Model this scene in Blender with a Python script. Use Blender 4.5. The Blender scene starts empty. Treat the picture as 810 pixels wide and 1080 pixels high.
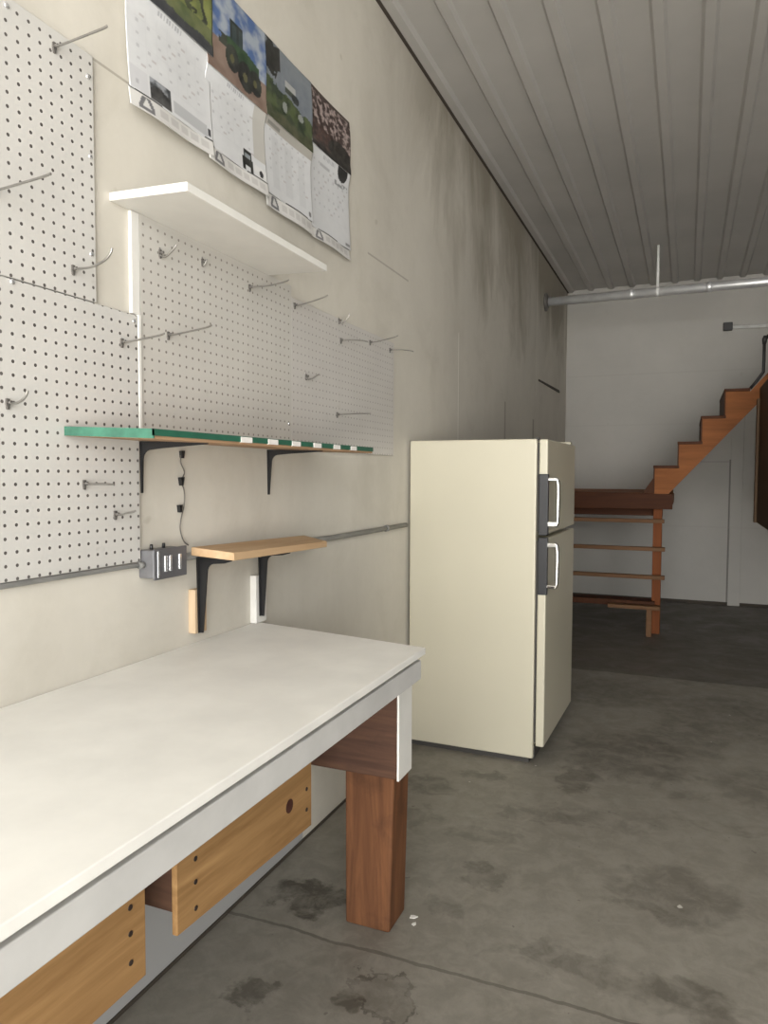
import bpy, bmesh, math, random
import numpy as np
from mathutils import Vector, Matrix, noise as mnoise
random.seed(7)
SC = bpy.context.scene
COL = SC.collection

# ------------------------------------------------------------------ materials
def new_mat(name):
    m = bpy.data.materials.new(name); m.use_nodes = True
    nt = m.node_tree
    b = nt.nodes['Principled BSDF']
    return m, nt, b
def N(nt, typ, **kw):
    n = nt.nodes.new(typ)
    for k, v in kw.items():
        if k == 'inp':
            for a, c in v.items(): n.inputs[a].default_value = c
        else: setattr(n, k, v)
    return n
def lk(nt, a, b): nt.links.new(a, b)
def mth(nt, op, a, b=None, c=None, clamp=False):
    n = nt.nodes.new('ShaderNodeMath'); n.operation = op; n.use_clamp = clamp
    for i, v in enumerate((a, b, c)):
        if v is None: continue
        if isinstance(v, (int, float)): n.inputs[i].default_value = v
        else: nt.links.new(v, n.inputs[i])
    return n.outputs[0]
def mix(nt, fac, a, b):
    n = nt.nodes.new('ShaderNodeMix'); n.data_type = 'RGBA'
    for s, v in ((0, fac), (6, a), (7, b)):
        if isinstance(v, (int, float)): n.inputs[s].default_value = v
        elif isinstance(v, tuple): n.inputs[s].default_value = (*v[:3], 1)
        else: nt.links.new(v, n.inputs[s])
    return n.outputs[2]
def noise_fac(nt, vec, scale, detail=4, rough=.55, lo=.35, hi=.65, dist=0):
    n = N(nt, 'ShaderNodeTexNoise', inp={'Scale': scale, 'Detail': detail, 'Roughness': rough, 'Distortion': dist})
    lk(nt, vec, n.inputs['Vector'])
    r = N(nt, 'ShaderNodeMapRange', inp={'From Min': lo, 'From Max': hi}); r.clamp = True
    lk(nt, n.outputs[0], r.inputs[0])
    return r.outputs[0]
def coords(nt, scale=(1, 1, 1), rot=(0, 0, 0)):
    t = N(nt, 'ShaderNodeTexCoord')
    mp = N(nt, 'ShaderNodeMapping', inp={'Scale': scale, 'Rotation': rot})
    lk(nt, t.outputs['Object'], mp.inputs['Vector'])
    return mp.outputs[0]
def bump(nt, b, h, strength=.3, dist=.01):
    n = N(nt, 'ShaderNodeBump', inp={'Strength': strength, 'Distance': dist})
    lk(nt, h, n.inputs['Height']); lk(nt, n.outputs[0], b.inputs['Normal'])

def simple(name, col, rough=.6, metal=0, var=.12, scale=14, spec=.5, bmp=.1):
    m, nt, b = new_mat(name)
    v = coords(nt)
    f = noise_fac(nt, v, scale)
    c2 = tuple(x * (1 - var) for x in col)
    lk(nt, mix(nt, f, c2, col), b.inputs['Base Color'])
    b.inputs['Roughness'].default_value = rough
    b.inputs['Metallic'].default_value = metal
    b.inputs['Specular IOR Level'].default_value = spec
    if bmp:
        f2 = noise_fac(nt, v, scale * 6, lo=0, hi=1)
        bump(nt, b, f2, bmp, .002)
    return m
def wood(name, light, dark, axis=0, rough=.65, grain=1.0, stain=None):
    m, nt, b = new_mat(name)
    s = [26 * grain] * 3; s[axis] = 2.2 * grain
    v = coords(nt, tuple(s))
    f = noise_fac(nt, v, 1.0, 6, .62, .3, .7, .6)
    s2 = [90] * 3; s2[axis] = 5
    v2 = coords(nt, tuple(s2))
    g = noise_fac(nt, v2, 1.0, 3, .6, .4, .75)
    c = mix(nt, f, dark, light)
    c = mix(nt, mth(nt, 'MULTIPLY', g, .3), c, dark)
    if stain:
        v3 = coords(nt)
        h = noise_fac(nt, v3, 5, 5, .6, .55, .72)
        c = mix(nt, mth(nt, 'MULTIPLY', h, .75), c, stain)
    lk(nt, c, b.inputs['Base Color'])
    b.inputs['Roughness'].default_value = rough
    b.inputs['Specular IOR Level'].default_value = .18
    bump(nt, b, f, .15, .002)
    return m

def wall_mat(name, col, seams=(), dirt=(.30, .27, .21), dirt_amt=.25, top_dark=0):
    """painted sheet wall: mottling, faint roller streaks, named seam lines (object space)."""
    m, nt, b = new_mat(name)
    v = coords(nt)
    big = noise_fac(nt, v, 1.3, 5, .6, .38, .68)
    vs = coords(nt, (9, 9, .5))
    streak = noise_fac(nt, vs, .5, 4, .6, .45, .75)
    fine = noise_fac(nt, v, 30, 4, .6, .3, .7)
    c = mix(nt, big, tuple(x * .9 for x in col), col)
    blot = noise_fac(nt, v, 2.4, 7, .66, .50, .72, .6)
    c = mix(nt, mth(nt, 'MULTIPLY', blot, dirt_amt * .7), c, dirt)
    c = mix(nt, mth(nt, 'MULTIPLY', streak, dirt_amt * .35), c, dirt)
    c = mix(nt, mth(nt, 'MULTIPLY', fine, .05), c, dirt)
    sp = noise_fac(nt, v, 9, 2, .5, .74, .78)
    c = mix(nt, mth(nt, 'MULTIPLY', sp, .35), c, dirt)
    sep = N(nt, 'ShaderNodeSeparateXYZ'); lk(nt, v, sep.inputs[0])
    if top_dark:      # brown darkening towards the wall top and far end, ragged lower edge
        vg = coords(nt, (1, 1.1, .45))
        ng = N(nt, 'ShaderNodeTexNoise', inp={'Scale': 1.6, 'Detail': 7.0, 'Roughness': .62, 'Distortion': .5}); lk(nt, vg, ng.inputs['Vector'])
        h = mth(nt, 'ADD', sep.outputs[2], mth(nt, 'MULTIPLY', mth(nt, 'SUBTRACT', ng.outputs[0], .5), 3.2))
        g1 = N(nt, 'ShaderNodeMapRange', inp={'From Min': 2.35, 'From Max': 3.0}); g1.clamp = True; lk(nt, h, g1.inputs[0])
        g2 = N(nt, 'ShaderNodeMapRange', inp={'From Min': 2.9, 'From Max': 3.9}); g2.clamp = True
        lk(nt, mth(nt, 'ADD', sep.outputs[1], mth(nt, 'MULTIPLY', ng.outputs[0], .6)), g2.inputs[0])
        c = mix(nt, mth(nt, 'MULTIPLY', mth(nt, 'MULTIPLY', g1.outputs[0], g2.outputs[0]), top_dark), c, (.23, .20, .145))
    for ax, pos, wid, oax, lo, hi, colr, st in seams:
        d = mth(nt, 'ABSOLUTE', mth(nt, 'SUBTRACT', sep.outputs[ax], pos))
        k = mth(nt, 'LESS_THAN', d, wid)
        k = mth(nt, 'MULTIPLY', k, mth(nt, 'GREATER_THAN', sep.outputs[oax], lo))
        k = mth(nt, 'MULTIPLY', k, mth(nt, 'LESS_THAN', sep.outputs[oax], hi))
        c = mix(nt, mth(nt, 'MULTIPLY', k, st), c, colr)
    lk(nt, c, b.inputs['Base Color'])
    b.inputs['Roughness'].default_value = .62
    b.inputs['Specular IOR Level'].default_value = .35
    bump(nt, b, mth(nt, 'ADD', big, mth(nt, 'MULTIPLY', fine, .15)), .12, .01)
    return m

def floor_mat():
    m, nt, b = new_mat('stained concrete')
    v = coords(nt)
    big = noise_fac(nt, v, 1.1, 6, .62, .32, .68)
    mid = noise_fac(nt, v, 4.0, 6, .65, .35, .7, .4)
    fine = noise_fac(nt, v, 60, 4, .6, .3, .7)
    c = mix(nt, big, (.15, .137, .114), (.215, .20, .170))
    c = mix(nt, mth(nt, 'MULTIPLY', mid, .45), c, (.265, .248, .213))
    c = mix(nt, mth(nt, 'MULTIPLY', fine, .18), c, (.11, .10, .085))
    nz = N(nt, 'ShaderNodeTexNoise', inp={'Scale': 8.0, 'Detail': 6.0, 'Roughness': .6}); lk(nt, v, nz.inputs['Vector'])
    off = N(nt, 'ShaderNodeVectorMath', operation='MULTIPLY_ADD')
    lk(nt, nz.outputs['Color'], off.inputs[0]); off.inputs[1].default_value = (.30, .30, 0); off.inputs[2].default_value = (-.15, -.15, 0)
    ad = N(nt, 'ShaderNodeVectorMath', operation='ADD'); lk(nt, v, ad.inputs[0]); lk(nt, off.outputs[0], ad.inputs[1])
    blobs = [(.54, 1.545, .085, .075, .35, 2), (.455, 1.50, .045, .05, .75, 0), (.20, 1.835, .13, .06, .95, 0), (.25, 1.42, .055, .045, .7, 0),
             (1.17, 2.27, .17, .15, .40, 0), (1.10, 2.16, .10, .04, .35, 0), (.86, 1.83, .05, .08, .4, 0), (.70, 2.62, .16, .05, .35, 0), (.42, 2.9, .09, .05, .45, 0), (1.05, 2.75, .2, .06, .2, 0), (1.19, 1.83, .11, .07, .55, 0), (.62, 2.15, .06, .055, .5, 0),
             (.24, 2.72, .09, .1, .55, 0), (.95, 3.35, .24, .3, .5, 0), (1.4, 4.1, .3, .35, .35, 0), (.78, 3.0, .06, .14, .55, 0),
             (1.18, 3.66, .18, .26, .4, 0), (.94, 1.86, .1, .06, .4, 0), (.55, 2.4, .12, .06, .35, 0), (.55, 1.98, .06, .04, .35, 0),
             (.8, 4.3, .3, .25, .35, 0), (1.6, 3.2, .3, .22, .3, 0), (.9, 2.65, .14, .08, .25, 0), (.3, 2.45, .07, .08, .35, 0)]
    for x, y, rx, ry, st, ring in blobs:
        s = N(nt, 'ShaderNodeVectorMath', operation='SUBTRACT'); lk(nt, ad.outputs[0], s.inputs[0]); s.inputs[1].default_value = (x, y, 0)
        d = N(nt, 'ShaderNodeVectorMath', operation='DIVIDE'); lk(nt, s.outputs[0], d.inputs[0]); d.inputs[1].default_value = (rx, ry, 1)
        L = N(nt, 'ShaderNodeVectorMath', operation='LENGTH'); lk(nt, d.outputs[0], L.inputs[0])
        r = N(nt, 'ShaderNodeMapRange', inp={'From Min': 1.16, 'From Max': .86, 'To Max': st}); r.clamp = True
        lk(nt, L.outputs['Value'], r.inputs[0])
        c = mix(nt, r.outputs[0], c, (.06, .052, .04))
        if ring:
            q = mth(nt, 'ABSOLUTE', mth(nt, 'SUBTRACT', L.outputs['Value'], .98))
            q = mth(nt, 'MULTIPLY', mth(nt, 'LESS_THAN', q, .09), .75)
            c = mix(nt, q, c, (.06, .05, .04))
    m2 = noise_fac(nt, v, 13, 6, .7, .42, .62, .5)
    c = mix(nt, mth(nt, 'MULTIPLY', m2, .42), c, (.29, .272, .235))
    st = noise_fac(nt, v, 2.6, 5, .6, .60, .66, .8)
    c = mix(nt, mth(nt, 'MULTIPLY', st, .45), c, (.08, .07, .056))
    sp = noise_fac(nt, v, 26, 2, .5, .735, .75)
    c = mix(nt, mth(nt, 'MULTIPLY', sp, .5), c, (.06, .05, .04))
    wf = noise_fac(nt, v, 17.3, 2, .5, .765, .775)
    c = mix(nt, mth(nt, 'MULTIPLY', wf, .7), c, (.62, .6, .55))
    # joints
    sep = N(nt, 'ShaderNodeSeparateXYZ'); lk(nt, ad.outputs[0], sep.inputs[0])
    sep2 = N(nt, 'ShaderNodeSeparateXYZ'); lk(nt, v, sep2.inputs[0])
    yw = mth(nt, 'ADD', sep2.outputs[1], mth(nt, 'MULTIPLY', mth(nt, 'SUBTRACT', sep.outputs[1], sep2.outputs[1]), .12))
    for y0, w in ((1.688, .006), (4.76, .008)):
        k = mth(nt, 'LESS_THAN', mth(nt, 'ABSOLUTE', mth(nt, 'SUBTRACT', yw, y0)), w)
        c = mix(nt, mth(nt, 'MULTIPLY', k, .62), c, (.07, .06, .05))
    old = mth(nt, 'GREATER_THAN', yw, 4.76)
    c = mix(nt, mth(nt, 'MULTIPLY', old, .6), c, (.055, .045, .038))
    lk(nt, c, b.inputs['Base Color'])
    rg = N(nt, 'ShaderNodeMapRange', inp={'To Min': .42, 'To Max': .72}); lk(nt, mid, rg.inputs[0]); lk(nt, rg.outputs[0], b.inputs['Roughness'])
    bump(nt, b, mth(nt, 'ADD', mid, mth(nt, 'MULTIPLY', fine, .2)), .15, .006)
    return m

def pegboard_mat(name, col, y0, z0, pitch=.0254, rad=.0034, hole=(.10, .09, .085)):
    m, nt, b = new_mat(name)
    v = coords(nt)
    sep = N(nt, 'ShaderNodeSeparateXYZ'); lk(nt, v, sep.inputs[0])
    def cell(o, p0):
        t = mth(nt, 'DIVIDE', mth(nt, 'SUBTRACT', o, p0), pitch)
        fr = mth(nt, 'FRACT', t)
        return mth(nt, 'MULTIPLY', mth(nt, 'SUBTRACT', fr, .5), pitch)
    dy, dz = cell(sep.outputs[1], y0), cell(sep.outputs[2], z0)
    d = mth(nt, 'SQRT', mth(nt, 'ADD', mth(nt, 'MULTIPLY', dy, dy), mth(nt, 'MULTIPLY', dz, dz)))
    k = mth(nt, 'LESS_THAN', d, rad)
    big = noise_fac(nt, v, 4, 5, .6, .35, .7)
    rub = noise_fac(nt, v, 13, 4, .6, .66, .74)
    c = mix(nt, big, tuple(x * .93 for x in col), col)
    c = mix(nt, mth(nt, 'MULTIPLY', rub, .25), c, (.3, .27, .22))
    c = mix(nt, k, c, hole)
    lk(nt, c, b.inputs['Base Color'])
    b.inputs['Roughness'].default_value = .5
    bump(nt, b, mth(nt, 'SUBTRACT', 1.0, k), .4, .003)
    return m

def vcol_mat(name, rough=.4):
    m, nt, b = new_mat(name)
    a = N(nt, 'ShaderNodeVertexColor'); a.layer_name = 'print'
    f = noise_fac(nt, coords(nt), 40)
    c = mix(nt, mth(nt, 'MULTIPLY', f, .04), a.outputs[0], (.5, .5, .5))
    lk(nt, c, b.inputs['Base Color'])
    b.inputs['Roughness'].default_value = rough
    return m

# ------------------------------------------------------------------ mesh tools
class MB:
    def __init__(s): s.bm = bmesh.new(); s.mi = 0
    def _tag(s, faces):
        for f in faces: f.material_index = s.mi
    def box(s, a, b, bev=0.0, seg=2):
        a, b = [min(p, q) for p, q in zip(a, b)], [max(p, q) for p, q in zip(a, b)]
        vs = [s.bm.verts.new((x, y, z)) for x in (a[0], b[0]) for y in (a[1], b[1]) for z in (a[2], b[2])]
        idx = [(0, 1, 3, 2), (4, 6, 7, 5), (0, 4, 5, 1), (2, 3, 7, 6), (0, 2, 6, 4), (1, 5, 7, 3)]
        fs = [s.bm.faces.new([vs[i] for i in q]) for q in idx]
        s._tag(fs)
        if bev:
            es = list({e for f in fs for e in f.edges})
            r = bmesh.ops.bevel(s.bm, geom=es, offset=bev, segments=seg, profile=.5, affect='EDGES', material=-1)
            s._tag(r['faces'])
        return s
    def hexa(s, p, bev=0.0):
        """8 corners: bottom 4 ccw then top 4"""
        vs = [s.bm.verts.new(q) for q in p]
        idx = [(3, 2, 1, 0), (4, 5, 6, 7), (0, 1, 5, 4), (1, 2, 6, 5), (2, 3, 7, 6), (3, 0, 4, 7)]
        fs = [s.bm.faces.new([vs[i] for i in q]) for q in idx]; s._tag(fs)
        if bev:
            es = list({e for f in fs for e in f.edges})
            r = bmesh.ops.bevel(s.bm, geom=es, offset=bev, segments=2, profile=.5, affect='EDGES', material=-1); s._tag(r['faces'])
        return s
    def prism(s, pts, vec):
        vec = Vector(vec)
        a = [s.bm.verts.new(p) for p in pts]; b = [s.bm.verts.new(Vector(p) + vec) for p in pts]
        n = len(pts)
        fs = [s.bm.faces.new(a[::-1]), s.bm.faces.new(b)]
        for i in range(n): fs.append(s.bm.faces.new([a[i], a[(i + 1) % n], b[(i + 1) % n], b[i]]))
        s._tag(fs); return s
    def tube(s, pts, r, n=8, cap=True):
        pts = [Vector(p) for p in pts]
        rs = r if isinstance(r, (list, tuple)) else [r] * len(pts)
        t0 = (pts[1] - pts[0]).normalized()
        up = Vector((0, 0, 1)) if abs(t0.z) < .9 else Vector((0, 1, 0))
        nrm = t0.cross(up).normalized(); rings = []
        for i, p in enumerate(pts):
            if i == 0: t = t0
            elif i == len(pts) - 1: t = (pts[-1] - pts[-2]).normalized()
            else: t = ((pts[i] - pts[i - 1]).normalized() + (pts[i + 1] - pts[i]).normalized()).normalized()
            nrm = (nrm - t * nrm.dot(t)).normalized(); bi = t.cross(nrm)
            rings.append([s.bm.verts.new(p + (nrm * math.cos(2 * math.pi * k / n) + bi * math.sin(2 * math.pi * k / n)) * rs[i]) for k in range(n)])
        fs = []
        for i in range(len(rings) - 1):
            for k in range(n):
                fs.append(s.bm.faces.new([rings[i][k], rings[i][(k + 1) % n], rings[i + 1][(k + 1) % n], rings[i + 1][k]]))
        for f in fs: f.smooth = True
        if cap: fs += [s.bm.faces.new(rings[0][::-1]), s.bm.faces.new(rings[-1])]
        s._tag(fs); return s
    def build(s, name, mats, parent=None):
        bmesh.ops.recalc_face_normals(s.bm, faces=s.bm.faces)
        off = Vector((0, 0, 0)); q = parent
        while q is not None: off += q.location; q = q.parent
        me = bpy.data.meshes.new(name)
        for v in s.bm.verts: v.co -= off
        s.bm.to_mesh(me); s.bm.free()
        for m in (mats if isinstance(mats, (list, tuple)) else [mats]): me.materials.append(m)
        o = bpy.data.objects.new(name, me); COL.objects.link(o)
        if parent is not None: o.parent = parent
        return o
def smooth(pts, n=5):
    """Catmull-Rom through points"""
    P = [Vector(p) for p in pts]; out = []
    for i in range(len(P) - 1):
        a = P[max(i - 1, 0)]; b = P[i]; c = P[i + 1]; d = P[min(i + 2, len(P) - 1)]
        for k in range(n):
            t = k / n
            out.append(.5 * ((2 * b) + (c - a) * t + (2 * a - 5 * b + 4 * c - d) * t * t + (3 * b - a - 3 * c + d) * t ** 3))
    out.append(P[-1]); return out
def thing(name, label, cat, loc=(0, 0, 0), group=None):
    o = bpy.data.objects.new(name, None); COL.objects.link(o); o.location = loc; o.empty_display_size = .05
    o['label'] = label; o['category'] = cat
    if group: o['group'] = group
    return o
def tag(o, label, cat, group=None):
    o['label'] = label; o['category'] = cat
    if group: o['group'] = group
    return o
def struct(name, mb, m):
    o = mb.build(name, m); o['kind'] = 'structure'; return o

# ------------------------------------------------------------------ palette
M = {}
WALLC = (.625, .595, .53)
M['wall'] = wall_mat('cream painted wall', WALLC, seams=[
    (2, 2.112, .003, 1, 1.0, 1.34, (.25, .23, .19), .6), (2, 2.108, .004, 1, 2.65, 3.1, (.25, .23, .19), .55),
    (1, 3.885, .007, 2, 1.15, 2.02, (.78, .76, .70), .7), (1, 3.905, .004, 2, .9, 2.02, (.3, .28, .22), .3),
    (2, .35, .445, 1, -2, 1.84, (.36, .36, .355), 1.0), (2, .1, .48, 1, 1.84, 2.12, (.36, .36, .355), 1.0), (1, 6.10, .02, 2, 1.9, 3.1, (.75, .72, .64), .25), (1, 5.0, .02, 2, 1.3, 1.75, (.2, .18, .13), .55), (1, 6.0, .03, 2, 1.3, 1.7, (.2, .18, .13), .55)], dirt_amt=.3, top_dark=.72)
M['wall_back'] = wall_mat('grey painted panel wall', (.445, .43, .398), seams=[
    (1, 0, .001, 2, 50, 60, (.3, .3, .3), 0), (0, 1.549, .007, 2, 0, 1.40, (.12, .11, .10), .7), (2, 1.379, .006, 0, 1.2, 1.54, (.2, .19, .18), .35),
    (2, 2.25, .008, 0, 0, 5, (.35, .33, .3), .25), (2, 1.75, .008, 0, 0, 5, (.35, .33, .3), .2), (2, .75, .008, 0, 0, 5, (.35, .33, .3), .2)], dirt=(.34, .32, .28), dirt_amt=.2)
M['wall_side'] = wall_mat('dull bare panel wall', (.14, .13, .12))
M['ceil'] = simple('white ribbed steel ceiling', (0.4238, 0.4105, 0.3906), .5, 0, .1, 2.0, bmp=0)
M['gap'] = simple('dark gap', (.05, .04, .03), .8)
M['floor'] = floor_mat()
M['drive'] = simple('sunlit driveway', (.6, .58, .54), .8)
M['white'] = simple('white painted board', (0.704, 0.6952, 0.66), .45, 0, .06, 10)
M['bench'] = simple('worn white bench paint', (.735, .725, .69), .5, 0, .10, 7)
M['benchedge'] = simple('grey white apron paint', (0.48, 0.476, 0.464), .55, 0, .12, 9)
M['fir_x'] = wood('old brown fir end beam', (0.12, 0.063, 0.039), (0.057, 0.03, 0.021), 0, stain=(0.036, 0.021, 0.0156))
M['fir_z'] = wood('reddish brown post', (.19, .082, .036), (.075, .032, .016), 2, stain=(0.042, 0.021, 0.01225))
M['ply_y'] = wood('yellow pine board', (.44, .265, .115), (.20, .105, .04), 1, grain=.6)
M['tan_y'] = wood('pale pine shelf', (0.546, 0.39, 0.2418), (0.429, 0.2808, 0.156), 1, grain=.8)
M['pale_z'] = wood('pale raw cleat', (0.592, 0.464, 0.32), (0.48, 0.336, 0.208), 2)
M['stair_x'] = wood('orange stair fir', (.30, .112, .036), (.175, .06, .018), 0, grain=.7)
M['stair_beam'] = wood('dark landing fir', (.075, .024, .008), (.04, .013, .005), 0, grain=.7)
M['stair_post'] = wood('reddish post fir', (.24, .075, .022), (.15, .045, .014), 2, grain=.7)

M['stair_z'] = wood('dark stair post', (0.0891, 0.03218, 0.01361), (0.0495, 0.01733, 0.007425), 2, grain=.7)
M['stair_edge'] = wood('pale tread edge', (0.182, 0.1015, 0.0525), (0.133, 0.0665, 0.0315), 0, grain=.7)
M['brownpanel'] = wood('dark brown plywood', (0.08, 0.044, 0.02), (0.048, 0.026, 0.012), 2, grain=.5)
M['panel_edge'] = wood('brown plywood edge', (0.17, 0.11, 0.065), (0.12, 0.075, 0.045), 2)
M['black'] = simple('black enamel', (.012, .012, .013), .4, 0, .1, 20)
M['steel'] = simple('grey zinc wire', (.33, .32, .30), .35, .9, .15, 30, bmp=0)
M['galv'] = simple('galvanised duct', (.74, .745, .75), .36, .6, .12, 12)
M['clip'] = simple('dark grey hook clip', (0.1375, 0.1288, 0.1187), .5, .3)
M['boxgrey'] = simple('grey cast box', (.20, .20, .21), .45, .4, .15, 30)
M['plate'] = simple('dark grey cover plate', (.13, .13, .14), .4, .3, .1, 30)
M['bright'] = simple('bright toggle metal', (.75, .76, .78), .25, .8, .05, 20, bmp=0)
M['conduit'] = simple('weathered conduit', (.27, .27, .26), .5, .4, .2, 10)
M['green'] = simple('green painted shelf edge', (.05, .175, .118), .5, 0, .45, 18)
M['dkgreen'] = simple('dark green edge', (.022, .12, .075), .5, 0, .25, 18)
M['shelfwood'] = wood('bare shelf wood', (.42, .27, .16), (.28, .17, .095), 1)
M['tape'] = simple('white tape', (.78, .75, .72), .6)
M['fridge'] = simple('almond fridge enamel', (0.5058, 0.4749, 0.3751), .32, 0, .03, 3, bmp=.03)
M['gasket'] = simple('dark gasket', (.045, .042, .038), .7)
M['chrome'] = simple('chrome', (.85, .85, .85), .12, 1, .03, 20, bmp=0)
M['hblack'] = simple('black handle insert', (.013, .013, .016), .4, 0, .1, 20, bmp=0)
M['iron'] = simple('black iron rail', (.015, .013, .012), .5)
M['nail'] = simple('dark nail', (.025, .014, .01), .6)
M['knot'] = simple('dark red knot', (.055, .016, .010), .6)
M['print'] = vcol_mat('printed calendar paper', .5)
M['whiteplastic'] = simple('white conduit paint', (.75, .75, .73), .5)

# ------------------------------------------------------------------ room
X1, Y0, Y1, ZC = 5.2, -1.9, 7.7, 3.125
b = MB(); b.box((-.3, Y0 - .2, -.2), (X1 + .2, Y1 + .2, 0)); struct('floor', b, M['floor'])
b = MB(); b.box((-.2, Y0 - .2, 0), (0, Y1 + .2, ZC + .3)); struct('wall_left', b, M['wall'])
b = MB(); b.box((0, Y1, 0), (X1, Y1 + .2, ZC + .3)); struct('wall_back', b, M['wall_back'])
b = MB(); b.box((X1, Y0 - .2, 0), (X1 + .2, Y1 + .2, ZC + .3)); struct('wall_right', b, M['wall_side'])
OX0, OX1, OZ = .15, 3.6, 2.9       # garage door opening behind the camera
b = MB(); b.box((0, Y0 - .2, 0), (OX0, Y0, ZC + .3)); b.box((OX1, Y0 - .2, 0), (X1, Y0, ZC + .3)); b.box((OX0, Y0 - .2, OZ), (OX1, Y0, ZC + .3))
struct('wall_front', b, M['wall_side'])
b = MB()                              # ribbed steel ceiling, ribs run along the room
prof = []; x = .237 - .2 - .2
while x < X1 + .2:
    prof += [(x - .034, ZC), (x - .020, ZC - .019), (x + .020, ZC - .019), (x + .034, ZC)]
    x += .1975
prof = [(min(max(px, -.05), X1 + .05), pz) for px, pz in prof]
pts = [(px, Y0, pz) for px, pz in prof] + [(X1 + .05, Y0, ZC + .06), (-.05, Y0, ZC + .06)]
q = []
for p in pts:
    if not q or (Vector(p) - Vector(q[-1])).length > 1e-5: q.append(p)
b.prism(q, (0, Y1 - Y0, 0)); struct('ceiling', b, M['ceil'])
b = MB(); b.prism([(0, Y0, ZC - .022), (.014, Y0, ZC - .022), (.022, Y0, ZC - .001), (0, Y0, ZC - .001)], (0, Y1 - Y0, 0)); struct('trim_1', b, M['gap'])
b = MB(); b.box((1.556, Y1 - .012, 0), (1.662, Y1, 1.95), .003); struct('trim_2', b, M['wall_back'])
b = MB(); b.box((0, Y1 - .006, 0), (X1, Y1, .03)); struct('baseboard_back', b, M['gap'])
b = MB(); b.box((0, Y0, 0), (.004, Y1, .010)); struct('baseboard_left', b, M['gap'])
b = MB()
b.hexa([(0, 6.2, 2.035), (.012, 6.2, 2.035), (.012, 7.25, 2.045), (0, 7.25, 2.045), (0, 6.2, 2.05), (.004, 6.2, 2.05), (.004, 7.25, 2.072), (0, 7.25, 2.072)])
struct('trim_3', b, M['gap'])
b = MB(); b.box((-3, -14, -.25), (9, Y0 - .2, -.02)); o = b.build('driveway', M['drive']); o['kind'] = 'structure'

# ------------------------------------------------------------------ pegboards
def pegboard(label, y0, y1, z0, z1, col=(.535, .525, .50), screws=(), rad=.0034, x1=.011, name='pegboard', hole=(.10, .09, .085)):
    t = thing(name, label, 'pegboard', (0, y0, z0), 'white pegboards on the left wall')
    b = MB(); b.box((.0013, y0, z0), (x1, y1, z1), .0015)
    b.build('board', pegboard_mat('pegboard', col, .012 + .0127, .0127 + .004, rad=rad, hole=hole), t)
    for y, z in screws:
        b = MB(); b.tube([(x1 - .002, y, z), (x1 + .0015, y, z), (x1 + .003, y, z)], [.0055, .0055, .003], 10)
        b.build('screw', M['bright'], t)
    return t
pegboard('large white pegboard low on the wall at the left, left of the green shelf bracket', .3, 1.334, 1.038, 1.600, screws=[(1.322, 1.585), (1.0, 1.595)])
pegboard('upper white pegboard left of the first calendar, above the seam in the boards', .3, 1.210, 1.602, 2.108, screws=[(1.195, 2.06), (1.198, 1.90), (1.197, 1.70), (1.0, 2.09)])
pegboard('white pegboard under the white shelf with clearly visible rows of holes', 1.346, 2.038, 1.326, 1.834, (.53, .513, .478), x1=.009, screws=[(2.02, 1.40)], rad=.0033, hole=(.22, .20, .18))
pegboard('white pegboard nearest the fridge, right of the seam, holes blending into lines', 2.040, 2.912, 1.322, 1.800, (.54, .52, .495), x1=.008, rad=.0031, hole=(.27, .255, .24))
b = MB(); b.box((.0005, 1.318, 1.603), (.010, 1.3445, 1.831), .0015); b.box((.0005, 1.3355, 1.337), (.0125, 1.3448, 1.603), .001)
tag(b.build('batten', M['white']), 'narrow white wooden batten running down from the left end of the white shelf', 'batten')

# hooks ---------------------------------------------------------------
def hook(label, y, z, L, up=.01, kind='peg', x0=.011, r=.0023, thick=1.0):
    t = thing('pegboard_hook', label, 'hook', (x0, y, z), 'metal hooks on the pegboards')
    if kind == 'peg':
        pts = [(x0 - .004, y, z), (x0 + .02, y, z - .001), (x0 + L * .55, y, z + up * .3), (x0 + L * .88, y, z + up * .7), (x0 + L, y, z + up)]
    elif kind == 'curve':
        pts = [(x0 - .004, y, z), (x0 + L * .45, y, z - .002), (x0 + L * .8, y, z + up * .25), (x0 + L * .95, y, z + up * .65), (x0 + L, y, z + up)]
    else:
        pts = [(x0, y, z + .012), (x0 + .004, y, z - .006), (x0 + L * .4, y, z - .010), (x0 + L * .85, y, z + up * .4), (x0 + L, y, z + up)]
    b = MB(); b.tube(smooth(pts, 5), r, 8); b.build('wire', M['steel'], t)
    k = .72
    b = MB(); b.prism([(x0 - .001, y - .005 * k, z + .010 * k), (x0 - .001, y + .005 * k, z + .010 * k), (x0 - .001, y + .006 * k, z - .004 * k), (x0 - .001, y + .003 * k, z - .018 * k), (x0 - .001, y - .003 * k, z - .018 * k), (x0 - .001, y - .006 * k, z - .004 * k)], (.005, 0, 0))
    b.tube([(x0 + .003, y, z), (x0 + .012, y, z)], .0034, 8)
    b.build('clip', M['clip'], t)
hook('long grey hook near the top corner of the upper pegboard, pointing at the first calendar', 1.107, 2.074, .135, .008)
hook('grey hook from the left edge of the photo, halfway up the upper pegboard', .958, 1.745, .145, .008)
hook('grey hook with an upturned tip at the lower corner of the upper pegboard', 1.145, 1.656, .104, .03, 'curve')
hook('short hook with a black clip at the left edge, level with the green shelf', .983, 1.371, .052, .02, 'curve')
hook('long grey hook by the right edge of the large low pegboard, below the batten', 1.281, 1.532, .118, .010)
hook('long grey hook just right of the batten, in the middle of the hole rows', 1.440, 1.576, .128, .013, x0=.009)
hook('straight hook below the left end of the green shelf, the upper of two', 1.165, 1.220, .082, -.002)
hook('short hook low on the large pegboard, just above the grey electrical box', 1.253, 1.152, .058, .008)
hook('small J hook high on the pegboard just under the left end of the white shelf', 1.414, 1.763, .05, .014, 'jay', x0=.009)
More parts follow.
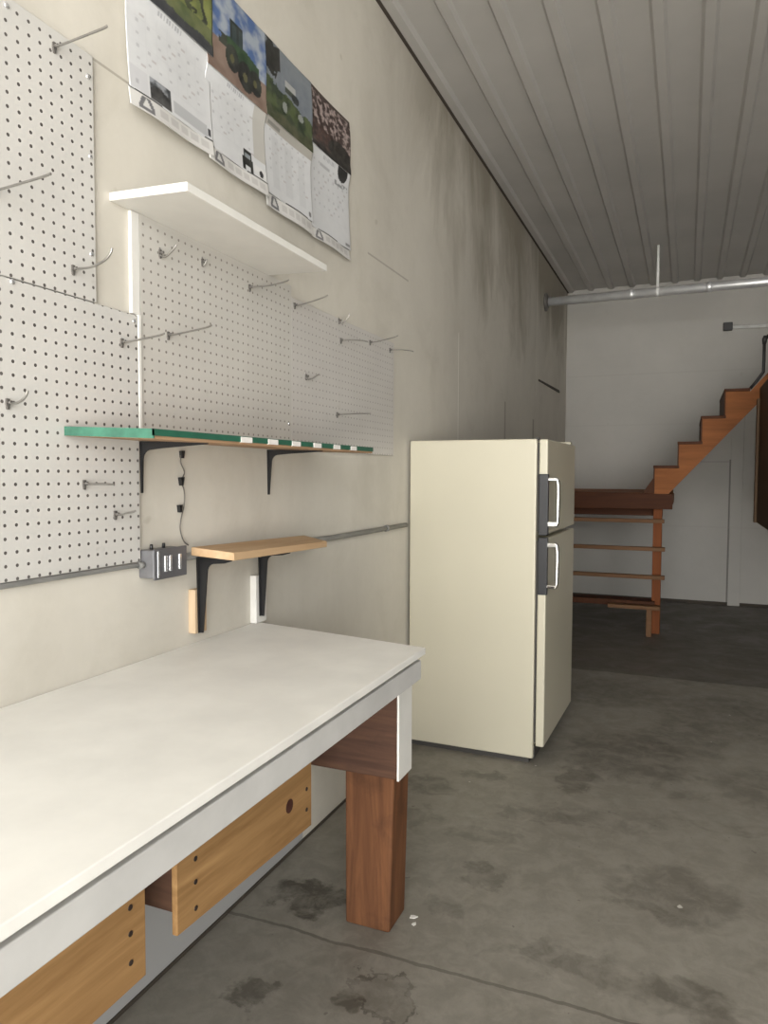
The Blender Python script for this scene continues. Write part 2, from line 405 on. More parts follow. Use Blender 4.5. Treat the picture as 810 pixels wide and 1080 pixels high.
hook('tiny dark hook clip under the middle of the white shelf', 1.578, 1.786, .016, .004, 'jay', x0=.009, r=.0018)
hook('grey hook with upturned tip below the right end of the white shelf', 1.796, 1.773, .130, .008, 'curve', x0=.009)
hook('long grey hook at the top of the seam between the two right hand pegboards', 2.056, 1.778, .12, .021, x0=.008)
hook('thin level hook on the pegboard nearest the fridge, left of a pair in line', 2.391, 1.725, .108, -.013, x0=.008)
hook('upturned hook on the pegboard nearest the fridge, right of a pair in line', 2.653, 1.762, .12, .017, x0=.008)
hook('hook closest to the fridge, at the top right corner of the last pegboard', 2.860, 1.765, .107, -.014, x0=.008)
hook('short J hook in the left half of the pegboard nearest the fridge', 2.130, 1.563, .05, .004, 'jay', x0=.008)
hook('long horizontal hook low on the pegboard nearest the fridge, above the striped shelf edge', 2.361, 1.457, .133, -.001, x0=.008)
hook('very small pale hook on the top edge of the pegboard nearest the fridge', 2.375, 1.792, .045, .02, 'jay', x0=.008, r=.0018)

# ------------------------------------------------------------------ shelves
t = thing('wall_shelf', 'white wooden shelf fixed above the pegboard, below the calendars', 'shelf', (0, 1.262, 1.832))
b = MB(); b.hexa([(0, 1.262, 1.833), (.207, 1.262, 1.825), (.203, 1.903, 1.824), (0, 1.903, 1.833), (0, 1.262, 1.851), (.207, 1.262, 1.844), (.203, 1.903, 1.843), (0, 1.903, 1.851)], .0018)
b.build('board', M['white'], t)

def bracket(label, y, z, arm, leg, x0=.0, w=.024, group='black shelf brackets', th=.006, wt=.02, wb=.008):
    """pressed steel shelf bracket: L outline with a rounded web, extruded along y"""
    out = [(x0, z), (x0 + arm, z), (x0 + arm, z - th * .8)]
    cx, cz, r = x0 + wt + .022, z - th * 1.9 - .022, .022
    out.append((cx + .03, z - th * 1.6))
    for k in range(7):
        a = math.pi / 2 + k / 6 * math.pi / 2
        out.append((cx + r * math.cos(a), cz + r * math.sin(a)))
    out += [(x0 + wb, z - leg), (x0, z - leg)]
    t = thing('shelf_bracket', label, 'bracket', (x0, y, z - leg), group)
    b = MB(); b.prism([(px, y - .002, pz) for px, pz in out], (0, .004, 0)); b.build('web', M['black'], t)
    b = MB(); b.hexa([(x0, y - w * .3, z - leg), (x0 + .003, y - w * .3, z - leg), (x0 + .003, y + w * .3, z - leg), (x0, y + w * .3, z - leg),
                      (x0, y - w / 2, z), (x0 + .003, y - w / 2, z), (x0 + .003, y + w / 2, z), (x0, y + w / 2, z)]); b.build('wall_leg', M['black'], t)
    b = MB(); b.hexa([(x0, y - w / 2, z - .003), (x0 + arm, y - w * .35, z - .003), (x0 + arm, y + w * .35, z - .003), (x0, y + w / 2, z - .003),
                      (x0, y - w / 2, z), (x0 + arm, y - w * .35, z), (x0 + arm, y + w * .35, z), (x0, y + w / 2, z)]); b.build('shelf_arm', M['black'], t)
    return t
# green edged shelf
ya, yb = 1.115, 2.165
t = thing('wall_shelf', 'long shelf with bright green painted edges and white striped front, in front of the pegboards', 'shelf', (.012, ya, 1.316))
def gz(x): return 1.335 - .009 * (x / .236)
XF = .236
b = MB(); b.hexa([(.012, ya + .003, 1.3165), (XF - .003, ya + .003, 1.3075), (XF - .003, yb, 1.3095), (.012, yb, 1.3165), (.012, ya + .003, 1.3355), (XF - .003, ya + .003, 1.3265), (XF - .003, yb, 1.329), (.012, yb, 1.3355)], .001)
b.build('board', M['shelfwood'], t)
b = MB(); b.hexa([(.012, ya, 1.317), (XF, ya, 1.308), (XF, ya + .003, 1.308), (.012, ya + .003, 1.317), (.012, ya, 1.3355), (XF, ya, 1.3265), (XF, ya + .003, 1.3265), (.012, ya + .003, 1.3355)])
o = b.build('end_edge', M['green'], t); o['label'] = 'bright green painted end'
def fz(y): return 1.3075 + (y - ya) / (yb - ya) * .002
def front_strip(name, y0, y1, mt, lab=None, dx=0, lo=.002, hi=.019):
    b = MB(); x0, x1 = XF - .003, XF + dx
    b.hexa([(x0, y0, fz(y0) + lo), (x1, y0, fz(y0) + lo), (x1, y1, fz(y1) + lo), (x0, y1, fz(y1) + lo), (x0, y0, fz(y0) + hi), (x1, y0, fz(y0) + hi), (x1, y1, fz(y1) + hi), (x0, y1, fz(y1) + hi)])
    o = b.build(name, mt, t)
    if lab: o['label'] = lab
front_strip('front_edge', ya, yb, M['dkgreen'], 'dark green front edge', lo=.006)
for y0, y1 in ((1.409, 1.455), (1.526, 1.571), (1.641, 1.685), (1.759, 1.803), (1.880, 1.922), (1.995, 2.036)):
    front_strip('tape_mark', y0, y1, M['tape'], 'white tape mark', .0012, .005, .0175)
bracket('black steel bracket under the green shelf at its left, by the pegboard edge', 1.338, 1.3145, .185, .118, x0=.0125, w=.010, wt=.006, wb=.003, th=.010)
bracket('black steel bracket under the green shelf near its right end', 1.910, 1.3145, .185, .135, w=.016, wt=.012, wb=.004, th=.008)
# tan shelf
t = thing('wall_shelf', 'short bare tan wooden shelf above the workbench, right of the electrical box', 'shelf', (.026, 1.505, 1.03))
b = MB(); b.hexa([(.026, 1.500, 1.036), (.150, 1.505, 1.028), (.150, 2.006, 1.017), (.026, 2.085, 1.021), (.026, 1.500, 1.057), (.150, 1.505, 1.048), (.150, 2.006, 1.035), (.026, 2.085, 1.043)], .0012)
b.build('board', M['tan_y'], t)
bracket('black bracket under the left end of the tan shelf', 1.537, 1.028, .10, .195, x0=.022, wt=.026, wb=.012, th=.008)
bracket('black bracket under the right half of the tan shelf', 1.828, 1.020, .10, .195, x0=.022, wt=.024, wb=.012, th=.008)
b = MB(); b.box((0, 1.520, .832), (.0215, 1.568, .945), .0015)
tag(b.build('wood_cleat', M['pale_z']), 'pale bare wood cleat behind the left bracket of the tan shelf', 'cleat', 'wood cleats behind the brackets')
b = MB(); b.box((0, 1.806, .805), (.0215, 1.862, .945), .0015)
tag(b.build('wood_cleat', M['bench']), 'white painted wood cleat behind the right bracket of the tan shelf', 'cleat', 'wood cleats behind the brackets')

# ------------------------------------------------------------------ electrical
t = thing('electrical_box', 'grey metal electrical box with light switches on the wall left of the tan shelf', 'electrical box', (0, 1.335, .995))
b = MB(); b.box((0, 1.338, .998), (.046, 1.448, 1.064), .004); b.build('body', M['boxgrey'], t)
b = MB(); b.box((.046, 1.334, .995), (.050, 1.452, 1.067), .0015); cp = b.build('cover_plate', M['plate'], t)
for y in (1.372, 1.389, 1.424):
    b = MB(); b.box((.050, y - .0045, 1.012), (.0535, y + .0045, 1.050), .0015); b.build('switch', M['bright'], cp)
b = MB(); b.box((.050, 1.344, 1.000), (.0525, 1.350, 1.062), .001); b.build('edge_strip', M['bright'], cp)  # edge highlight of the plate, put in as a bright strip
for y in (1.36, 1.403):
    b = MB(); b.tube([(.02, y, 1.060), (.02, y, 1.072), (.02, y, 1.076)], [.004, .004, .003], 8); b.build('knockout_screw', M['black'], t)
def conduit(label, pts, r, coup=()):
    t = thing('conduit', label, 'conduit', pts[0])
    b = MB(); b.tube(pts, r, 12); b.build('pipe', M['conduit'], t)
    for p, q in coup:
        b = MB(); b.tube([p, q], r * 1.35, 12); b.build('coupling', M['conduit'], t)
conduit('grey conduit along the lower edge of the pegboard, running left from the electrical box', [(.007, .3, 1.0315), (.007, 1.0, 1.0315), (.009, 1.30, 1.031), (.016, 1.338, 1.030)], .0058, [((.0155, 1.322, 1.030), (.016, 1.337, 1.030))])
conduit('grey conduit on the wall running right from the tan shelf to the fridge', [(.0105, 1.448, 1.033), (.0105, 1.9, 1.026), (.0105, 2.3, 1.016), (.0105, 3.06, 1.016)], .010, [((.0105, 2.82, 1.016), (.0105, 2.84, 1.016))])
t = thing('hanging_wire', 'thin dark wire with clips hanging on the wall between green and tan shelves', 'wire', (0, 1.49, 1.06))
b = MB(); b.tube(smooth([(.005, 1.493, 1.292), (.006, 1.488, 1.27), (.006, 1.502, 1.245), (.006, 1.489, 1.222), (.006, 1.500, 1.20), (.006, 1.500, 1.165), (.006, 1.486, 1.125), (.006, 1.484, 1.10), (.006, 1.497, 1.072), (.008, 1.513, 1.060)], 5), .0016, 6)
b.build('cord', M['clip'], t)
for y, z, s in ((1.494, 1.292, 1), (1.490, 1.226, 1.2), (1.483, 1.157, 1)):
    b = MB(); b.prism([(.001, y - .006 * s, z + .006), (.001, y + .007 * s, z + .007), (.001, y + .003, z - .012 * s), (.001, y - .003, z - .012 * s)], (.009, 0, 0)); b.build('clip', M['black'], t)

# ------------------------------------------------------------------ calendars
def fbm(x, y, s=0): return mnoise.fractal(Vector((x, y, s * 7.3)), 1.0, 2.0, 4)
def mixc(a, b, t): t = max(0, min(1, t)); return tuple(p * (1 - t) + q * t for p, q in zip(a, b))
def ell(u, v, cu, cv, ru, rv): return ((u - cu) / ru) ** 2 + ((v - cv) / rv) ** 2 < 1
def rect(u, v, a, b, c, d): return a < u < b and c < v < d
def photo1(u, v):
    n = fbm(u * 6, v * 6, 1)
    if v < .13 + .04 * n: c = (.055, .06, .07)
    elif v < .32 + .08 * n: c = mixc((.12, .16, .06), (.22, .25, .10), .5 + n)
    else: c = mixc((.10, .14, .05), (.3, .35, .12), .5 + n)
    if v > .3 and rect(u, v, .5, .98, .3, .95):
        c = mixc((.20, .24, .07), (.36, .40, .11), .5 + n) if math.sin(u * 30 + v * 9 + n * 3) > .1 else mixc((.02, .025, .02), (.09, .11, .05), .5 + n)
    if v > .88: c = mixc((.35, .42, .55), (.6, .62, .66), .5 + n)
    return c
def photo2(u, v):
    n = fbm(u * 5, v * 5, 2)
    h = .40 - .05 * u
    if v > h: c = mixc((.10, .20, .48), (.55, .62, .72), (n + .15) * 1.6 + .35 * (1 - v))
    else: c = mixc((.30, .20, .155), (.42, .30, .24), .5 + n)
    g = (.028, .075, .035)
    if rect(u, v, .30, .86, .30, .52) and v < .56 - .28 * abs(u - .5): c = mixc(g, (.06, .13, .05), .5 + n * 1.5)
    if rect(u, v, .36, .58, .5, .74): c = (.02, .035, .03) if (u - .36) % .11 < .035 or v > .69 else (.05, .08, .085)
    for cu, cv, r in ((.40, .30, .11), (.62, .22, .13), (.80, .25, .11)):
        if ell(u, v, cu, cv, r, r * 1.35): c = mixc((.012, .014, .013), (.05, .06, .045), .4 + n * 1.5)
        if ell(u, v, cu, cv, r * .3, r * .4): c = (.17, .16, .07)
    if rect(u, v, .18, .32, .36, .5) and n > -.2: c = (.06, .07, .05)
    return c
def photo3(u, v):
    n = fbm(u * 6, v * 6, 3)
    h = .52 - .15 * u + .05 * n
    c = mixc((.20, .24, .30), (.34, .38, .42), v + n * .4) if v > h else mixc((.035, .06, .028), (.12, .16, .06), .45 + n * 1.3)
    if v < .16 + .05 * n: c = mixc((.06, .08, .03), (.15, .15, .08), .4 + n)
    if u < .30 and v > .55 + .5 * u - .12 * n and v < 1.02 - .25 * abs(u - .12) + .15 * n: c = (.025, .026, .022)
    if rect(u, v, .40, .62, .50, .66): c = (.62, .63, .62) if v > .58 else (.10, .12, .10)
    if ell(u, v, .62, .52, .08, .06): c = (.04, .05, .05)
    if ell(u, v, .40, .30, .05, .07) or ell(u, v, .74, .34, .06, .05): c = (.42, .45, .42)
    return c
def photo4(u, v):
    n = fbm(u * 14, v * 14, 4)
    c = mixc((.055, .032, .028), (.16, .09, .075), .4 + n)
    if v > .45 - .1 * u: c = mixc((.07, .04, .035), (.62, .50, .47), n * 2.0 + .30 - abs(v - .76) * .8)
    if v > .95: c = (.10, .07, .06)
    if ell(u, v, .72, .22, .28, .2) or v < .1: c = mixc((.018, .016, .015), (.06, .05, .04), .4 + n)
    return c
def emblem(u, v, cu, cv, s):
    du, dv = (u - cu) / s, (v - cv) / s
    if abs(du) > 1 or abs(dv) > 1: return False
    t = (dv + 1) / 2
    return (abs(abs(du) - (1 - t) * .85) < .28) or (t < .2)
def date_page(k):
    def f(u, v):
        n = fbm(u * 9, v * 9, 10 + k)
        c = mixc((.70, .71, .73), (.76, .77, .785), .5 + n * .5)
        gu, gv = (u - .08) / .12, (v - .26) / .125
        if 0 < gu < 7 and 0 < gv < 4.9:
            fu, fv = gu % 1, gv % 1
            if fu < .05 or fv < .04: c = mixc(c, (.5, .51, .53), .14)
            if .14 < fu < .34 and .62 < fv < .86 and (hash((int(gu), int(gv), k)) % 5): c = (.55, .555, .58)
            if .45 < fu < .85 and .25 < fv < .4 and (int(gu) * 3 + int(gv) * 5 + k) % 4 == 0: c = mixc(c, (.45, .4, .4), .6)
        if rect(u, v, .30, .62, .925, .965) and k != 2: c = (.45, .46, .49) if int(u * 60) % 2 else c
        if k == 0:
            if rect(u, v, .21, .46, .02, .24):
                c = mixc((.04, .045, .05), (.35, .37, .4), .35 + fbm(u * 14, v * 14, 5) * 1.4)
                if v < .19 - abs(u - .33) * .5: c = mixc((.015, .015, .016), (.1, .1, .1), .3 + n)
            if rect(u, v, .48, .93, .04, .17): c = (.52, .53, .55)
            if rect(u, v, .93, .975, .06, .15): c = (.06, .06, .07)
            if ell(u, v, .08, .1, .02, .025): c = (.3, .3, .32)
            if rect(u, v, 0, .2, .02, .24): c = mixc(c, (.62, .62, .65), .6)
        if k == 1:
            if rect(u, v, .78, 1, .28, 1): c = (.56, .545, .51)
            if rect(u, v, .56, .76, .02, .30):
                w = .10 * (1.0 if v < .2 else .7)
                if abs(u - .66) < w and not (abs(u - .66) < .045 and v < .09): c = (.018, .02, .018)
                if abs(u - .66) < .05 and .2 < v < .26: c = (.3, .34, .36)
            if rect(u, v, .78, 1, 0, .18): c = (.80, .80, .80)
            if ell(u, v, .9, .1, .035, .05): c = (.03, .03, .035)
        if k == 2:
            if v > .87: c = (.45, .43, .39)
            if rect(u, v, .04, .3, .90, .95): c = (.25, .24, .22)
            if .12 < v < .8 and int(u * 7) % 2: c = mixc(c, (.58, .59, .61), .4)
            if ell(u, v, .93, .08, .03, .04): c = (.2, .2, .2)
        if k == 3:
            if ell(u, v, .80, .97, .13, .15): c = (.02, .02, .02)
            if rect(u, v, .62, .96, .74, .80) and n > -.15: c = (.30, .31, .32)
            if rect(u, v, .85, .98, .03, .06): c = (.25, .25, .26)
            if rect(u, v, .25, .5, .83, .86): c = (.5, .51, .53)
        return c
    return f
def strip(k):
    def f(u, v):
        c = (.70, .69, .67)
        if v > .90: return (.045, .045, .05)
        if emblem(u, v, .17, .48, .001) : return (.1, .1, .1)
        du, dv = (u - .17) / .085, (v - .46) / .36
        if abs(du) < 1 and abs(dv) < 1:
            t = (dv + 1) / 2
            if t < .22 or abs(abs(du) - (1 - .75 * t)) < .24: return (.16, .16, .17)
        if .32 < u < .95 and .25 < v < .75:
            fu = ((u - .32) / .13) % 1
            if fu < .75: return mixc(c, (.42, .40, .40), .45)
        return c
    return f
def sheet(name, y0, y1, z0, z1, fx, paint, parent, nu, nv, mat, th=.0015, skew=0.0, lab=None, gain=1.0):
    """curved paper sheet with a printed face (vertex colours) and a little thickness"""
    bm = bmesh.new(); cl = bm.verts.layers.float_color.new('print')
    g = []
    for side in (0, 1):
        G = []
        for j in range(nv + 1):
            row = []
            for i in range(nu + 1):
                u, v = i / nu, j / nv
                x = fx(u, v) + (0 if side == 0 else -th)
                p = bm.verts.new((x, y0 + (y1 - y0) * u, z0 + (z1 - z0) * v + skew * (u - .5)))
                p[cl] = (*([q_ * gain for q_ in paint(u, v)] if side == 0 else (.6, .6, .6)), 1)
                row.append(p)
            G.append(row)
        g.append(G)
    for side in (0, 1):
        for j in range(nv):
            for i in range(nu):
                q = [g[side][j][i], g[side][j][i + 1], g[side][j + 1][i + 1], g[side][j + 1][i]]
                f = bm.faces.new(q if side == 0 else q[::-1]); f.smooth = True
    ring = [(0, i) for i in range(nu)] + [(j, nu) for j in range(nv)] + [(nv, i) for i in range(nu, 0, -1)] + [(j, 0) for j in range(nv, 0, -1)]
    for a in range(len(ring)):
        (j0, i0), (j1, i1) = ring[a], ring[(a + 1) % len(ring)]
        bm.faces.new([g[1][j0][i0], g[1][j1][i1], g[0][j1][i1], g[0][j0][i0]])
    mb = MB(); mb.bm.free(); mb.bm = bm
    o = mb.build(name, mat, parent)
    if lab: o['label'] = lab
    return o
CAL = [
    ('first calendar from the left, with a yellow green machine above the dates', 1.300, 1.614, 2.056, 2.092, 2.312, 2.525, photo1, .014),
    ('second calendar from the left, with a green tractor on brown ground under a blue sky', 1.588, 1.882, 2.050, 2.085, 2.288, 2.520, photo2, .010),
    ('third calendar from the left, with a white harvester in a green field', 1.876, 2.168, 2.028, 2.070, 2.293, 2.520, photo3, .007),
    ('fourth calendar, nearest the fridge, with a dark machine among pinkish brown trees', 2.162, 2.462, 2.026, 2.060, 2.331, 2.521, photo4, .004)]
for k, (lab, ya_, yb_, zb, zs, zm, zt, ph, x0) in enumerate(CAL):
    t = thing('wall_calendar', lab, 'calendar', (0, ya_, zb), 'tractor calendars on the wall')
    amp = .012
    fx_d = lambda u, v, x0=x0, k=k: x0 + .011 * (1 - v) ** 2 + .008 * math.exp(-((v - 1) / .12) ** 2) + .002 * math.sin(u * 5 + k)
    fx_p = lambda u, v, x0=x0, k=k: x0 + .003 + .008 * math.exp(-(v / .15) ** 2) + .006 * math.sin(math.pi * v) * (.4 + .6 * u) + .002 * math.sin(u * 4 + k)
    fx_s = lambda u, v, x0=x0, k=k: x0 + .010 + .006 * (1 - v) + .0035 * math.sin(u * 6.5 + k * 1.7)
    sk = .006 if k == 0 else (-.004 if k == 2 else 0)
    sheet('photo_page', ya_ + .004, yb_, zm, zt, fx_p, ph, t, 84, 70, M['print'], lab='glossy printed picture page', gain=.55)
    sheet('date_page', ya_ + .004, yb_ - .002, zs, zm + .002, fx_d, date_page(k), t, 100, 84, M['print'], lab='white printed page of dates', gain=.80)
    sheet('advert_strip', ya_, yb_ - .006, zb - .001, zs + .004, fx_s, strip(k), t, 90, 16, M['print'], skew=sk, lab='white strip with dark emblem', gain=.85)

# ------------------------------------------------------------------ workbench
t = thing('workbench', 'long white painted wooden workbench along the left wall on a thick brown post', 'workbench', (.3, .6, 0))
YB = -.7
b = MB(); b.hexa([(.0015, YB, .786), (.571, YB, .786), (.571, 1.730, .786), (.0015, 1.838, .786), (.0015, YB, .8035), (.571, YB, .8035), (.571, 1.730, .8035), (.0015, 1.838, .8035)], .002)
b.build('bench_top', M['bench'], t)
b = MB(); b.box((.528, YB, .727), (.566, 1.712, .7755), .002); b.build('apron', M['benchedge'], t)
b = MB(); b.box((.0015, 1.725, .449), (.497, 1.815, .7855), .003); b.build('end_beam', M['fir_x'], t)
b = MB(); b.box((.497, 1.722, .447), (.503, 1.817, .727), .001); o = b.build('end_board', M['white'], t); o['label'] = 'white painted end face'
def post(y):
    b = MB(); b.hexa([(.326, y, 0), (.458, y, 0), (.458, y + .118, 0), (.326, y + .118, 0), (.330, y - .012, .449), (.474, y - .012, .449), (.474, y + .106, .449), (.330, y + .106, .449)], .007)
    b.build('leg', M['fir_z'], t)
post(1.772)
b = MB(); b.box((.0015, -.56, .449), (.497, -.48, .7855), .003); b.build('end_beam', M['fir_x'], t)
post(-.57)
for y in (.885, 1.033):
    b = MB(); b.box((.0015, y, .450), (.339, y + .038, .7855), .002); b.build('joist', M['fir_x'], t)
def brace(y0, y1, z0a, z0b, nails, knots, lab):
    b = MB(); b.hexa([(.339, y0, z0a), (.351, y0, z0a), (.351, y1, z0b), (.339, y1, z0b), (.339, y0, .70), (.351, y0, .70), (.351, y1, .70), (.339, y1, .70)], .0015)
    o = b.build('brace_board', M['ply_y'], t); o['label'] = lab
    for y, z in nails:
        b = MB(); b.tube([(.349, y, z), (.3522, y, z)], .005, 8); b.build('nail', M['nail'], o)
    for y, z, r in knots:
        b = MB(); b.tube([(.349, y, z), (.3518, y, z)], r, 14); b.build('knot', M['knot'], o)
brace(-.5, .944, .40, .397, [(.908, .534), (.908, .490), (.908, .441)], [], 'yellow pine board at the near left')
brace(1.026, 1.530, .414, .391, [(1.079, .531), (1.079, .487), (1.079, .437), (1.505, .44), (1.505, .49)], [(1.424, .483, .016)], 'yellow pine board with a dark knot')

for (x, y, a, k, lab) in ((.492, 1.868, .4, 1.0, 'small white paint chip on the concrete beside the brown bench post'), (.505, 1.838, 1.3, .7, 'smaller paint chip just in front of the one by the bench post')):
    b = MB(); b.prism([(x + k * r_ * math.cos(a + q_), y + k * r_ * math.sin(a + q_), .0002) for q_, r_ in ((0, .013), (1.2, .007), (2.3, .010), (3.6, .012), (5, .008))], (0, 0, .0022))
    o = b.build('paint_chip', M['white']); tag(o, lab, 'paint chip', 'paint chips by the bench post')
# ------------------------------------------------------------------ refrigerator
FX, FY, FW, FD = .012, 3.10, .70, .575      # back x, near side y, width along y, body depth
t = thing('refrigerator', 'almond top freezer refrigerator standing on the concrete against the left wall', 'refrigerator', (FX, FY, 0))
b = MB(); b.box((FX, FY, .022), (FX + FD, FY + FW, 1.395), .006, 3); b.build('cabinet', M['fridge'], t)
b = MB(); b.box((FX + .0, FY + .012, .0), (FX + FD - .02, FY + FW - .012, .03)); b.box((FX + FD - .03, FY + .02, .02), (FX + FD + .004, FY + FW - .02, .075)); b.build('base_grille', M['gasket'], t)
D0, D1 = FX + FD + .010, FX + FD + .046
def fdoor(name, z0, z1):
    b = MB(); b.box((D0, FY + .001, z0), (D1, FY + FW, z1), .006, 3); d = b.build(name, M['fridge'], t)
    b = MB(); b.box((FX + FD - .001, FY + .016, z0 + .012), (D0 + .002, FY + FW - .016, z1 - .012)); b.build('gasket', M['gasket'], d)
    return d
fz_ = fdoor('freezer_door', .992, 1.393)
fd_ = fdoor('fridge_door', .078, .974)
def handle(d, zp0, zp1, za, zb, big):
    y0 = FY - .003
    b = MB(); b.box((D0 + .001, y0, zp0), (D1 + .004, FY + .024, zp1), .003); b.build('handle_plate', M['hblack'], d)
    b = MB()
    yc = FY + .012
    pts = smooth([(D1 + .028, yc, za), (D1 + .041, yc, za - .012), (D1 + .043, yc, (za + zb) / 2), (D1 + .041, yc, zb + .012), (D1 + .028, yc, zb)], 5)
    b.tube(pts, .0085, 10)
    ta, tb = (.016, .024) if big == 'low' else (.022, .016)
    b.box((D1 - .002, yc - .009, za - ta + .006), (D1 + .040, yc + .009, za + .006), .004); b.box((D1 - .002, yc - .009, zb - .006), (D1 + .040, yc + .009, zb - .006 + tb), .004)
    b.build('handle', M['chrome'], d)
handle(fz_, .988, 1.247, 1.226, 1.030, 'low')
handle(fd_, .735, .979, .952, .768, 'high')
b = MB(); b.box((FX + FD - .04, FY + FW - .07, 1.394), (D1 - .012, FY + FW - .02, 1.408), .003); b.build('hinge_cover', M['fridge'], t)
b = MB(); b.box((FX + FD - .012, FY + .012, 1.39), (FX + FD + .006, FY + .03, 1.40), .001); b.build('hinge_pin', M['gasket'], t)
t.rotation_euler.z = math.radians(-1.2)

# ------------------------------------------------------------------ duct and its hanger
t = thing('overhead_pipe', 'shiny galvanised pipe crossing the room below the ceiling in front of the back wall', 'pipe', (0, 6.45, 2.74))
def pz(x): return 2.742 + .006 * x
b = MB(); b.tube([(.002, 6.45, pz(0)), (2.0, 6.45, pz(2)), (4.6, 6.45, pz(4.6))], .037, 20); b.build('pipe', M['galv'], t)
b = MB(); b.tube([(.001, 6.45, pz(0)), (.016, 6.45, pz(0)), (.03, 6.45, pz(0))], [.078, .078, .05], 20); b.build('wall_flange', M['clip'], t)
for x in (.712, 1.301, 2.6):
    b = MB(); b.tube([(x - .022, 6.45, pz(x)), (x - .014, 6.45, pz(x)), (x + .014, 6.45, pz(x)), (x + .022, 6.45, pz(x))], [.037, .044, .044, .037], 20); b.build('coupling', M['galv'], t)
for x in (.914, 3.0):
    b = MB(); b.tube([(x, 6.45, pz(x) + .03), (x, 6.45, ZC - .001)], .011, 8); b.tube([(x - .012, 6.45, pz(x)), (x + .012, 6.45, pz(x))], .0395, 20); b.build('hanger_rod', M['whiteplastic'], t)

# white conduit run on back wall
t = thing('wall_conduit', 'thin white conduit with a dark junction box high on the back wall above the stairs', 'conduit', (1.5, Y1, 2.63))
b = MB(); b.box((1.455, Y1 - .05, 2.615), (1.535, Y1, 2.690), .005); b.build('junction_box', M['iron'], t)
b = MB(); b.tube([(1.53, Y1 - .022, 2.645), (2.6, Y1 - .022, 2.62), (4.0, Y1 - .022, 2.62)], .017, 10); b.build('pipe', M['whiteplastic'], t)

# ------------------------------------------------------------------ stairs
t = thing('staircase', 'orange brown wooden staircase with a corner landing against the back wall', 'staircase', (.6, 6.0, 0))
SY = 6.0
b = MB(); b.box((.001, SY + .02, 1.075), (1.05, Y1 - .01, 1.108)); b.build('landing_deck', M['stair_x'], t)
b = MB(); b.hexa([(.001, SY - .02, .985), (1.074, SY - .02, .985), (1.074, SY + .02, .985), (.001, SY + .02, .985), (.001, SY - .02, 1.120), (1.074, SY - .02, 1.103), (1.074, SY + .02, 1.103), (.001, SY + .02, 1.120)], .003)
o = b.build('landing_beam', M['stair_beam'], t)
b = MB(); b.box((.001, SY + .15, .925), (1.0, SY + .19, 1.075), .003); b.build('landing_joist', M['stair_beam'], t)
b = MB(); b.box((1.02, SY + .02, .985), (1.06, Y1 - .01, 1.075), .003); b.build('landing_rim', M['stair_x'], t)
b = MB(); b.box((.935, SY + .06, 0), (1.0, SY + .14, 1.075), .004); b.build('landing_post', M['stair_post'], t)
b = MB(); b.box((.001, SY + .06, 0), (.06, SY + .14, 1.075), .004); b.build('landing_post', M['stair_post'], t)
for k, (z, yf, xr) in enumerate(((.905, 6.01, 1.018), (.688, 5.99, 1.028), (.470, 5.97, 1.03), (.262, 6.0, .96))):
    b = MB(); b.box((.03, yf, z - (.03 if k < 3 else .045)), (xr, yf + (.05 if k < 3 else .16), z), .002); b.build('lower_tread', M['stair_edge'] if k < 3 else M['stair_z'], t)
b = MB(); b.box((.62, 5.905, .212), (1.005, 5.998, .240), .002); b.build('lower_tread', M['stair_edge'], t)
b = MB(); b.box((.905, 5.925, 0), (.945, 5.965, .212), .003); b.build('step_leg', M['stair_edge'], t)
b = MB(); b.box((.05, 6.02, 0), (.09, 6.06, .218), .003); b.build('step_leg', M['stair_edge'], t)
# upper flight: sawn stringers, risers and treads
tops = [(.943, 1.299), (1.112, 1.480), (1.270, 1.669), (1.424, 1.864)]
run, rise = .160, .189
for ys in (SY - .018, SY + .82):
    pts = [(.943, 1.104)]
    for i, (x, z) in enumerate(tops):
        nx = tops[i + 1][0] if i < 3 else 1.590
        pts += [(x, z), (nx, z)]
    sl = 1.16
    pts += [(1.590, 1.868), (2.45, 1.868 + .86 * sl), (2.45, 1.868 + .86 * sl - .175), (1.043, 1.104)]
    q = []
    for p in pts:
        if not q or abs(p[0] - q[-1][0]) + abs(p[1] - q[-1][1]) > 1e-4: q.append(p)
    b = MB(); b.prism([(x, ys, z) for x, z in q], (0, .036, 0)); b.build('stringer', M['stair_x'], t)
for i, (x, z) in enumerate(tops):
    nx = tops[i + 1][0] if i < 3 else 1.58
    b = MB(); b.box((x - .012, SY - .026, z), (nx + .004, SY + .862, z + .022), .003); b.build('tread', M['stair_z'], t)
    zb = 1.108 if i == 0 else tops[i - 1][1] + .022
    b = MB(); b.box((x - .010, SY - .016, zb), (x, SY + .85, z), .001); b.build('riser', M['stair_z'], t)
for i in range(4):
    z = 1.864 + .185 * (i + 1); x = 1.615 + (z - 1.868) / 1.16
    b = MB(); b.box((x, SY + .018, z - .03), (x + .19, SY + .82, z), .003); b.build('tread', M['stair_z'], t)
b = MB(); b.prism([(.855, SY - .015, 1.108), (.933, SY - .015, 1.108), (.933, SY - .015, 1.225)], (0, .03, 0)); b.build('corner_block', M['stair_z'], t)
b = MB(); b.tube([(1.585, SY, 1.885), (1.625, SY, 1.935), (1.668, SY, 2.0), (1.669, SY, 2.10), (1.668, SY, 2.235)], .011, 10)
b.tube([(1.668, SY, 2.20), (1.670, SY, 2.235), (1.674, SY, 2.26)], [.013, .018, .012], 10)
b.tube([(1.668, SY, 2.23), (2.4, SY, 3.05)], .012, 10)
o = b.build('handrail', M['iron'], t); o['label'] = 'black iron handrail'

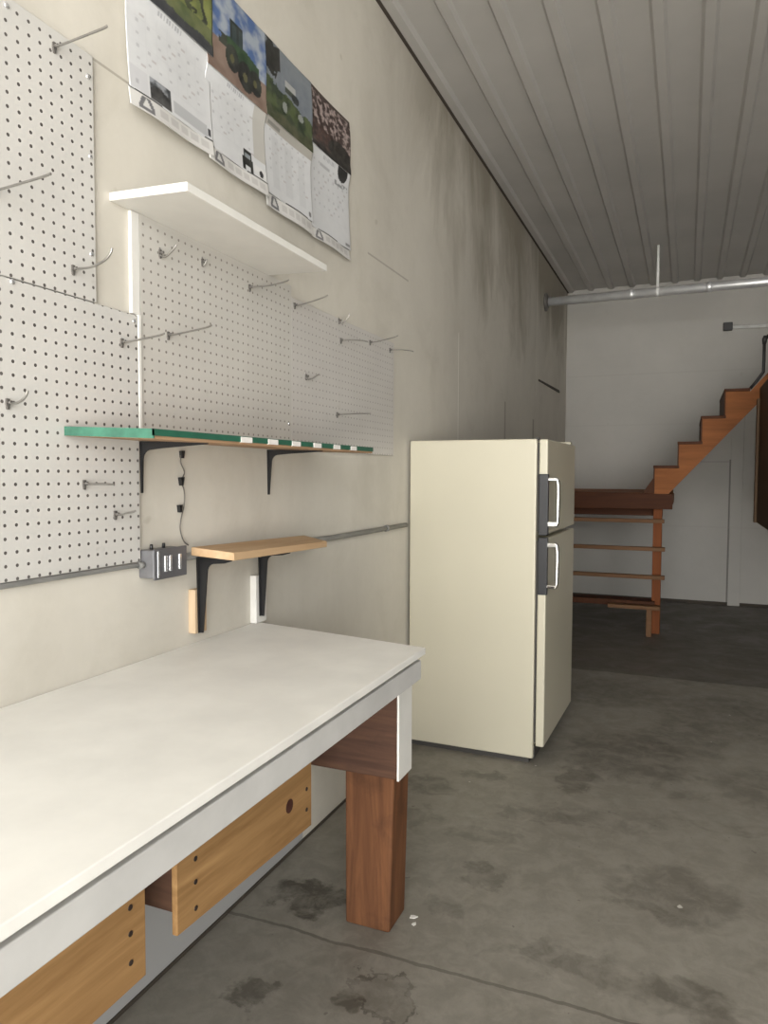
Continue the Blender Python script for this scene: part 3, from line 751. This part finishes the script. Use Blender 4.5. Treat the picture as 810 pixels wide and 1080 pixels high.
# brown cupboard side hanging in front of the stairs at the right edge
t = thing('hanging_cupboard', 'dark brown plywood cupboard side below the stairs at the right edge of the photo', 'cupboard', (1.64, 5.5, .9))
b = MB(); b.box((1.645, 4.7, .905), (2.25, 5.955, 1.88), .004); b.build('body', M['brownpanel'], t)
b = MB(); b.box((1.628, 5.905, .905), (1.645, 5.980, 1.80), .002); o = b.build('edge_strip', M['panel_edge'], t); o['label'] = 'lighter brown edge strip'
b = MB(); b.box((2.19, 5.89, 0), (2.25, 5.95, .906), .004); b.build('leg', M['brownpanel'], t)
b = MB(); b.box((2.19, 4.7, 0), (2.25, 4.76, .906), .004); b.build('leg', M['brownpanel'], t)

# ------------------------------------------------------------------ light
W = bpy.data.worlds.new('sky'); SC.world = W; W.use_nodes = True
bg = W.node_tree.nodes['Background']; bg.inputs[0].default_value = (.80, .90, 1.0, 1); bg.inputs[1].default_value = .6
def area(name, loc, rot, sx, sy, power, col):
    l = bpy.data.lights.new(name, 'AREA'); l.shape = 'RECTANGLE'; l.size = sx; l.size_y = sy; l.energy = power; l.color = col
    o = bpy.data.objects.new(name, l); o.location = loc; o.rotation_euler = rot; COL.objects.link(o); return o
area('door_daylight', ((OX0 + OX1) / 2, Y0 - .05, OZ / 2), (math.radians(86), 0, 0), OX1 - OX0 - .1, OZ - .1, 205, (1, .985, .95))
s = bpy.data.lights.new('sun', 'SUN'); s.energy = 22.0; s.angle = math.radians(.6); s.color = (1, .95, .86)
o = bpy.data.objects.new('sun', s); o.rotation_euler = (math.radians(28), math.radians(0), 0); COL.objects.link(o)   # high, from behind the building

# ------------------------------------------------------------------ camera
F = 768.7; yaw, pit, rol = .39375, .05068, -.00382
cy, sy_ = math.cos(yaw), math.sin(yaw)
w = Vector((-sy_ * math.cos(pit), cy * math.cos(pit), -math.sin(pit))); r = Vector((cy, sy_, 0)); d = w.cross(r)
r2 = r * math.cos(rol) + d * math.sin(rol); d2 = w.cross(r2)
cam = bpy.data.cameras.new('camera'); co = bpy.data.objects.new('camera', cam); COL.objects.link(co)
mw = Matrix((( r2.x, -d2.x, -w.x, 1.174), (r2.y, -d2.y, -w.y, 0), (r2.z, -d2.z, -w.z, 1.24), (0, 0, 0, 1)))
co.matrix_world = mw
cam.sensor_fit = 'VERTICAL'; cam.sensor_height = 24; cam.lens = F / 1080 * 24; cam.clip_start = .02
SC.camera = co
vs = SC.view_settings; vs.view_transform = 'Standard'; vs.look = 'None'; vs.exposure = .55; vs.gamma = 1; vs.use_curve_mapping = False
